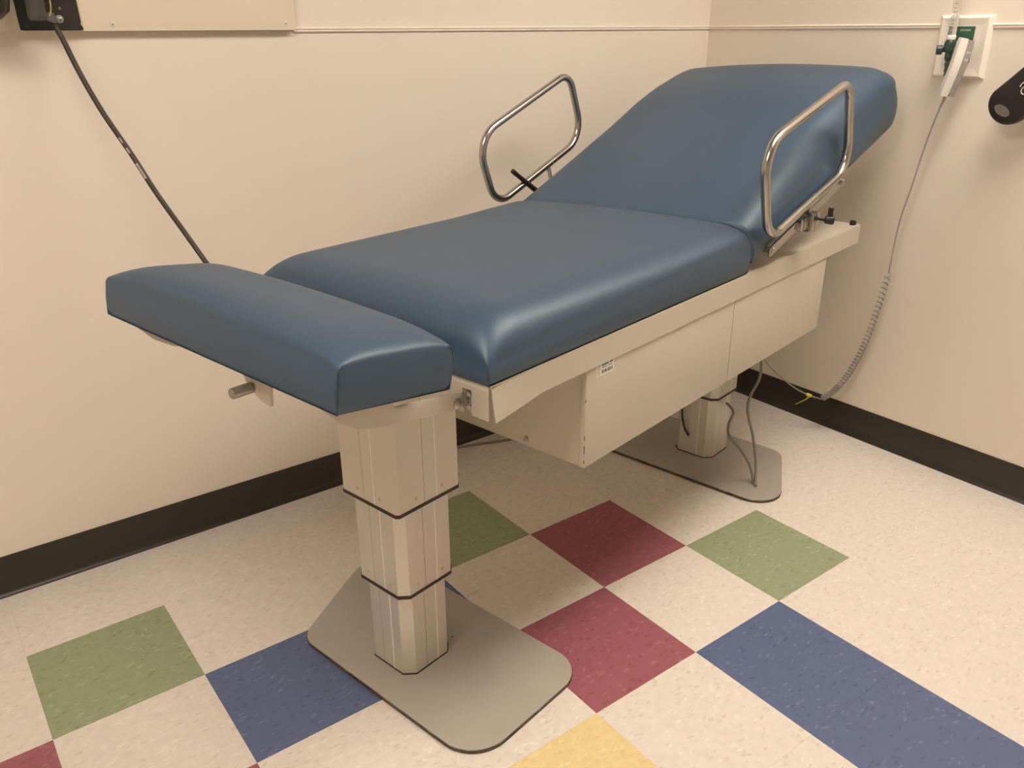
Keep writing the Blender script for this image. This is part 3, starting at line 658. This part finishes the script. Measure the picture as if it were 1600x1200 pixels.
low = [hel[-1] + CO, Vector((1.184, -0.094, 0.132)), Vector((1.165, -0.078, 0.140)), Vector((1.15, -0.022, 0.156)), Vector((1.135, 0.053, 0.196)), Vector((1.12, 0.097, 0.239)), Vector((1.07, 0.13, 0.33)), Vector((0.92, 0.14, 0.44)), Vector((0.80, 0.12, 0.515))]
MB().tube([p - CO for p in smooth_path(low, 8)], 0.0026, 8).build('lower_lead', M['cord'], cc)
zt_ = MB().tube([Vector((1.168, -0.084, 0.139)) - CO, Vector((1.162, -0.068, 0.1425)) - CO], 0.0055, 12).build('cable_tie', M['yellow'], cc)
MB().tube([Vector((1.165, -0.078, 0.137)) - CO, Vector((1.163, -0.066, 0.121)) - CO, Vector((1.160, -0.032, 0.092)) - CO], [0.0028, 0.0018, 0.0012], 8).build('tie_tail', M['yellow'], zt_)

# ------------------------------------------------------------------ black instrument at the right edge
bi = thing('black_handset', 'black round-ended handset with grey oval patch at right wall', 'handset', (1.20, -0.512, 1.118))
da = Vector((0, -0.66, 0.75)).normalized(); dw = Vector((0, 0.75, 0.66)).normalized(); dx = Vector((-1, 0, 0))
def bpt(a, w, o_): return da * a + dw * w + dx * o_
b = MB(); R = []; outl = []
for k in range(25):
    t = math.pi + math.pi * k / 24; outl.append((0.052 * math.sin(t), 0.052 * math.cos(t)))
outl = [(a * 0.9, w) for a, w in outl] + [(0.05, 0.049), (0.24, 0.042), (0.24, -0.050), (0.05, -0.053)]
for ins, o_ in ((0.006, -0.016), (0.0, -0.011), (0.0, 0.010), (0.003, 0.0145), (0.008, 0.016)):
    R.append([b.bm.verts.new(bpt(0.10 + (a - 0.10) * (1 - ins / 0.12), w * (1 - ins / 0.052), o_)) for a, w in outl])
n_ = len(outl)
for A, B in zip(R, R[1:]):
    for k in range(n_): b.bm.faces.new((A[k], A[(k + 1) % n_], B[(k + 1) % n_], B[k]))
b.bm.faces.new(R[0][::-1]); b.bm.faces.new(R[-1]); bmesh.ops.recalc_face_normals(b.bm, faces=b.bm.faces[:])
b.build('body', M['black'], bi)
b = MB(); lo = []; hi = []
for k in range(24):
    t = 2 * math.pi * k / 24; a = -0.016 + 0.0125 * math.cos(t) ; w = -0.003 + 0.022 * math.sin(t)
    a, w = a - (w + 0.003) * 0.15, w
    lo.append(b.bm.verts.new(bpt(a, w, 0.0155))); hi.append(b.bm.verts.new(bpt(a, w, 0.0166)))
b.bm.faces.new(hi)
for k in range(24): b.bm.faces.new((lo[k], lo[(k + 1) % 24], hi[(k + 1) % 24], hi[k]))
bmesh.ops.recalc_face_normals(b.bm, faces=b.bm.faces[:]); b.build('grip_patch', M['grey_patch'], bi)
def stroke(pts, r=0.0013): return MB().tube([bpt(a + 0.024, w - 0.004, 0.0162) for a, w in pts], r, 6)
stroke([(0.030 + 0.010 * math.cos(t), 0.001 + 0.009 * math.sin(t)) for t in [math.radians(x) for x in range(0, 361, 20)]]).build('lettering', M['print_white'], bi)
stroke([(0.029, 0.017), (0.033, 0.0195), (0.047, 0.0185)]).build('lettering', M['print_white'], bi)
stroke([(0.028, 0.0195), (0.0285, 0.0155)]).build('lettering', M['print_white'], bi)
MB().box(0.012, XW - 1.20, -0.10, -0.06, 0.06, 0.10, 0.003).build('wall_hook', M['black'], bi)
